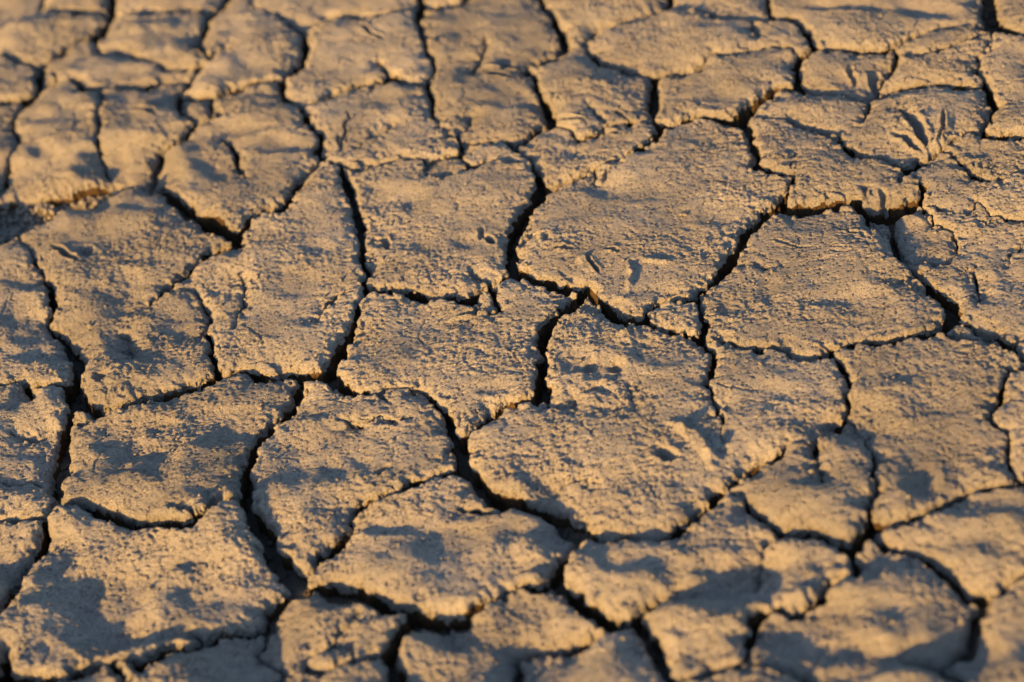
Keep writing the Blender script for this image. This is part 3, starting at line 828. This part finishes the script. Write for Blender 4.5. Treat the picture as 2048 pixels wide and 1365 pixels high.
# seed point on the photograph, kind, label
PLATE_LABELS = [
    (1250, 800, 'mud_plate', 'largest mud plate of all, with a crack ending inside it and a curved raised ridge'),
    (1300, 420, 'mud_plate', 'big shield-shaped mud plate with a blunt tip and small toe scratches near that tip'),
    (1600, 560, 'mud_plate', 'smooth wide mud plate lying between the sunken crumbled slab and a hooked crack'),
    (850, 450, 'mud_plate', 'squarish mud plate with a small arched toe scratch, between two deep black cracks'),
    (880, 690, 'mud_plate', 'flat kite-shaped mud plate narrowing to a point where two wide cracks meet'),
    (560, 560, 'mud_plate', 'tall mud plate with thin hairline cracks ending inside its surface'),
    (250, 600, 'mud_plate', 'large lumpy mud plate pocked with dimples, bordering the broad dark hollow'),
    (40, 560, 'mud_plate', 'narrow mud plate with a deep round pit, along a crack that keeps widening'),
    (340, 880, 'mud_plate', 'wide mud plate with one deep oval dimple and a ragged straight edge'),
    (680, 900, 'mud_plate', 'wedge-shaped mud plate with a small curling crack, tapering to a narrow tip'),
    (250, 1180, 'mud_plate', 'large sagging mud plate with two broad shadowed hollows'),
    (880, 1080, 'mud_plate', 'long mud plate with a short gash in its edge and a rounded knob'),
    (1400, 1150, 'mud_plate', 'bumpy mud plate with big shadowed hollows and a crack notch cut into its rim'),
    (1620, 960, 'mud_plate', 'small triangular mud plate with a thin crack ending inside it, among larger plates'),
    (1850, 830, 'mud_plate', 'squarish rough mud plate with a pale raised crown, beside the triangular plate'),
    (1940, 1060, 'mud_plate', 'leaf-shaped mud plate between two cracks that meet at a star-like junction'),
    (1740, 1240, 'mud_plate', 'rounded mud plate with a deep dark dimple close to a star-like crack junction'),
    (1990, 1270, 'mud_plate', 'shaded mud plate across a wide bending crack from the plate with the dark dimple'),
    (1180, 1310, 'mud_plate', 'blocky mud plate with a straight edge at a T-shaped crack junction'),
    (900, 1300, 'mud_plate', 'mud plate with a wide shaded scoop, wrapping around the corner of the blocky plate'),
    (590, 1240, 'mud_plate', 'finely cracked mud plate that surrounds a loose oval chip'),
    (658, 1308, 'mud_fragment', 'loose oval mud chip ringed by fine cracks inside a finely cracked plate'),
    (430, 1330, 'mud_plate', 'triangular mud plate across a zigzag crack from the sagging two-hollow plate'),
    (179, 1352, 'mud_plate', 'thin mud sliver along the rim of the sagging two-hollow plate'),
    (257, 1345, 'mud_fragment', 'tiny mud chip trapped in the zigzag crack of the sagging plate'),
    (28, 1085, 'mud_plate', 'small mud plate between a hairline crack and the sagging two-hollow plate'),
    (53, 886, 'mud_plate', 'narrow mud plate with a lengthwise groove, beside a very wide black crack'),
    (161, 821, 'mud_fragment', 'small mud chip sitting at the fork of a very wide black crack'),
    (1353, 627, 'mud_fragment', 'small lens-shaped mud fragment at the blunt tip of the shield-shaped plate'),
    (966, 596, 'mud_fragment', "small knobby mud chip lodged in the crack at the squarish plate's corner"),
    (1936, 655, 'mud_fragment', 'thin triangular mud fragment wedged at the hooked crack of the smooth wide plate'),
    (2027, 831, 'mud_plate', 'mud plate across a jagged crack from the rough plate with the pale crown'),
    (1755, 433, 'mud_fragment', 'tiny mud chip by the rubble gap of the sunken crumbled slab'),
    (1843, 457, 'mud_fragment', 'sunken crumbled mud slab broken loose beside a gap full of rubble'),
    (1960, 520, 'mud_plate', 'uneven mud plate with short gash cracks, curving around the sunken crumbled slab'),
    (2009, 387, 'mud_plate', 'small mud plate outlined by hairline cracks beside the uneven gashed plate'),
    (1982, 303, 'mud_plate', 'dimpled mud plate edged by a curved crack, next to the plate with bird footprint'),
    (1650, 320, 'mud_plate', 'tapering mud plate between the bird footprint plate and a sunlit broken wall'),
    (1700, 230, 'mud_plate', 'long mud plate stamped with a splayed three-toed bird footprint'),
    (1688, 132, 'mud_plate', 'small trapezoid mud plate with toe gouges in its surface'),
    (1879, 130, 'mud_plate', 'mud plate between the gouged trapezoid plate and a zigzag black crack'),
    (1878, 74, 'mud_plate', 'slender lens-shaped mud plate pinched between two thin cracks'),
    (2012, 162, 'mud_plate', 'mud plate across the zigzag black crack from the bird footprint plate'),
    (2022, 26, 'mud_plate', 'mud plate corner across the broadest black gap from a long smooth plate'),
    (1751, 35, 'mud_plate', 'long smooth mud plate with a rounded sunlit slope, beside the broadest black gap'),
    (1445, 163, 'mud_plate', 'mud plate with one round shadowed dip, beside a short wide black crack'),
    (1376, 72, 'mud_plate', 'oval mud plate with a crack curling around its pointed end'),
    (1466, 12, 'mud_plate', 'strip of mud plate behind the oval plate, across a thin sunlit crack'),
    (1180, 150, 'mud_plate', "hourglass-shaped mud plate between two black cracks, touching the oval plate's pointed end"),
    (1160, 286, 'mud_plate', 'low broken mud plate with small gouges, wedged against the shield-shaped plate'),
    (984, 294, 'mud_fragment', 'small wedge-shaped mud fragment at a junction of four cracks'),
    (890, 323, 'mud_fragment', "small crumbled mud fragment on the squarish plate's edge, beside the wedge-shaped fragment"),
    (973, 126, 'mud_plate', 'large blotchy mud plate with a short curved crack ending inside it'),
    (717, 101, 'mud_plate', 'mud plate marked by a straight stick-like toe print'),
    (754, 241, 'mud_plate', 'mud plate with a slanting hairline crack and a slender toe ridge'),
    (652, 14, 'mud_plate', 'strip of mud plate behind the plate with the stick-like toe print'),
    (488, 93, 'mud_plate', 'pockmarked mud plate bounded by a hooked black crack'),
    (440, 340, 'mud_plate', 'mud plate gouged by a short deep slanting crack in its middle'),
    (387, 207, 'mud_fragment', 'small shaded mud fragment in a crack bend beside the plate with slanting gouge'),
    (300, 240, 'mud_plate', 'wide mud plate split by one long crack and ending in a steep sunlit bank'),
    (205, 130, 'mud_plate', 'low elongated mud plate under the sunlit ledge of a lumpy plate'),
    (313, 71, 'mud_plate', 'lumpy mud plate with knobs and ridges standing above a sunlit ledge'),
    (89, 60, 'mud_plate', 'smooth mud plate across a black cleft from the lumpy knobbed plate'),
    (29, 151, 'mud_plate', 'small mud plate between a hairline crack and a black crack bend'),
    (12, 255, 'mud_plate', 'narrow mud sliver along a crooked crack beside the wide split plate'),
    (325, 7, 'mud_plate', 'blurred strip of mud plate behind the lumpy knobbed plate'),
    (151, 7, 'mud_plate', 'blurred strip of mud plate behind the smooth plate, ending at a black cleft'),
    (25, 15, 'mud_plate', 'blurred mud plate corner across a slanting crack from the smooth plate'),
    (1487, 1348, 'mud_plate', 'arched strip of mud plate in front of the bumpy notched plate'),
    (2087, 693, 'mud_fragment', 'small mud chip where a thin crack forks beside the uneven gashed plate'),
    (233, 1412, 'mud_fragment', 'small mud fragment next to the thin sliver along the sagging plate rim'),
    (903, -40, 'mud_plate', 'blurred sliver of mud plate behind the large blotchy plate'),
]


def to_cell(x, y):
    g = px2g(x, y)
    return int(round((g[1] - Y0) / CELL)), int(round((g[0] - X0) / CELL))


named = {}
for (x, y, nm, lb) in PLATE_LABELS:
    j, i = to_cell(x, y)
    l = LABD[j, i]
    if l == 0 or l in named:
        print('label seed problem', x, y, l, lb, named.get(l))
        continue
    named[l] = (nm, lb)
ntri = 0
for l in range(1, NLAB + 1):
    r = plate_mesh(l)
    if r is None:
        continue
    me, side, loc = r
    nm, lb = named.get(l, ('mud_plate', 'unlabelled %d' % l))
    if l not in named:
        print('no label for plate', l, [int(v) for v in g2px(loc[0], loc[1])])
    o = bpy.data.objects.new(nm, None)
    o.empty_display_size = 0.02
    o.location = loc
    o['label'] = lb
    o['category'] = 'mud plate' if nm == 'mud_plate' else 'mud fragment'
    o['group'] = 'plates of cracked dry mud' if nm == 'mud_plate' else 'small broken fragments of dry mud'
    scene.collection.objects.link(o)
    for pn, pm in (('crust', me), ('broken_side', side)):
        w = bpy.data.objects.new(pn, pm)
        w.parent = o
        scene.collection.objects.link(w)
    ntri += 2 * (len(me.polygons) + len(side.polygons))

print('plates', NLAB, 'tris', ntri, 'ground', 2 * len(quads))

# ------------------------------------------------------------------ crumbs lying in the cracks and on the plates
def crumbs(name, label, pts, sizes, material, seed):
    r = np.random.default_rng(seed)
    t = (1 + 5 ** 0.5) / 2
    ico = np.array([(-1, t, 0), (1, t, 0), (-1, -t, 0), (1, -t, 0), (0, -1, t), (0, 1, t), (0, -1, -t), (0, 1, -t), (t, 0, -1), (t, 0, 1), (-t, 0, -1), (-t, 0, 1)]) / 1.9
    fc = np.array([(0, 11, 5), (0, 5, 1), (0, 1, 7), (0, 7, 10), (0, 10, 11), (1, 5, 9), (5, 11, 4), (11, 10, 2), (10, 7, 6), (7, 1, 8),
                   (3, 9, 4), (3, 4, 2), (3, 2, 6), (3, 6, 8), (3, 8, 9), (4, 9, 5), (2, 4, 11), (6, 2, 10), (8, 6, 7), (9, 8, 1)])
    n = len(pts)
    V = np.repeat(ico[None], n, 0) * r.uniform(0.65, 1.25, (n, 12, 1))
    V *= r.uniform(0.6, 1.3, (n, 1, 3)) * np.array([1, 1, 0.75])
    th = r.uniform(0, 6.28, n)
    c, s_ = np.cos(th)[:, None], np.sin(th)[:, None]
    V = np.stack([V[..., 0] * c - V[..., 1] * s_, V[..., 0] * s_ + V[..., 1] * c, V[..., 2]], -1)
    V = V * sizes[:, None, None] + pts[:, None, :]
    F = (fc[None] + 12 * np.arange(n)[:, None, None]).reshape(-1, 3)
    me = bpy.data.meshes.new(name)
    me.vertices.add(n * 12)
    me.vertices.foreach_set('co', V.astype(np.float32).ravel())
    me.loops.add(len(F) * 3)
    me.loops.foreach_set('vertex_index', F.astype(np.int32).ravel())
    me.polygons.add(len(F))
    me.polygons.foreach_set('loop_start', np.arange(0, len(F) * 3, 3, dtype=np.int32))
    me.polygons.foreach_set('loop_total', np.full(len(F), 3, np.int32))
    me.materials.append(material)
    me.update(calc_edges=True)
    o = bpy.data.objects.new(name, me)
    o['kind'] = 'stuff'
    o['label'] = label
    scene.collection.objects.link(o)
    return o


crng = np.random.default_rng(123)


def sample_cells(mask, n):
    j, i = np.nonzero(mask)
    k = crng.integers(0, len(j), n)
    return j[k], i[k]


def floor_z(x, y):
    i = np.clip(np.searchsorted(xs, x), 0, nc - 1)
    j = np.clip(np.searchsorted(ys, y), 0, nr - 1)
    return Z[j, i]


# rubble on the floor of the cracks
j, i = sample_cells(INSIDE & (SD < -0.0012), 5200)
px_, py_ = GX[j, i] + crng.uniform(-1, 1, len(j)) * 0.0006, GY[j, i] + crng.uniform(-1, 1, len(j)) * 0.0006
sz = np.minimum(np.clip(crng.gamma(2.0, 0.0006, len(j)) + 0.0005, 0, 0.0032), np.maximum(-SD[j, i], 0.0012))
crumbs('crack_rubble', 'brown crumbs of mud lying in the cracks', np.stack([px_, py_, floor_z(px_, py_) + sz * 0.4], -1), sz, SUBM, 1)
# clods in the broad hollow
j, i = sample_cells(INSIDE & (SD < -0.003) & (PXI < 320) & (PYI > 320) & (PYI < 480), 900)
px_, py_ = GX[j, i], GY[j, i]
sz = np.minimum(crng.gamma(2.0, 0.0008, len(j)) + 0.0006, np.minimum(0.004, -SD[j, i] + 0.001))
crumbs('hollow_rubble', 'grey clods of mud covering the floor of the broad hollow', np.stack([px_, py_, floor_z(px_, py_) + sz * 0.3], -1), sz, MUD, 3)
# grains on the plates, thickest along the broken edges
edge = INSIDE & (LABD > 0) & (SD > 0.001) & (crng.uniform(0, 1, SD.shape) < 0.12 + 0.88 * np.exp(-SD / 0.008))
j, i = sample_cells(edge, 6500)
px_, py_ = GX[j, i], GY[j, i]
lab_ = LABD[j, i]
pz_ = H[j, i] + off[lab_] + tiltx[lab_] * (px_ - PCX[lab_]) + tilty[lab_] * (py_ - PCY[lab_])
sz = np.clip(crng.gamma(2.0, 0.00034, len(j)) + 0.0003, 0, 0.0026)
crumbs('surface_crumbs', 'pale grains of dry mud scattered on the plates', np.stack([px_, py_, pz_ + sz * 0.3], -1), sz, MUD, 2)
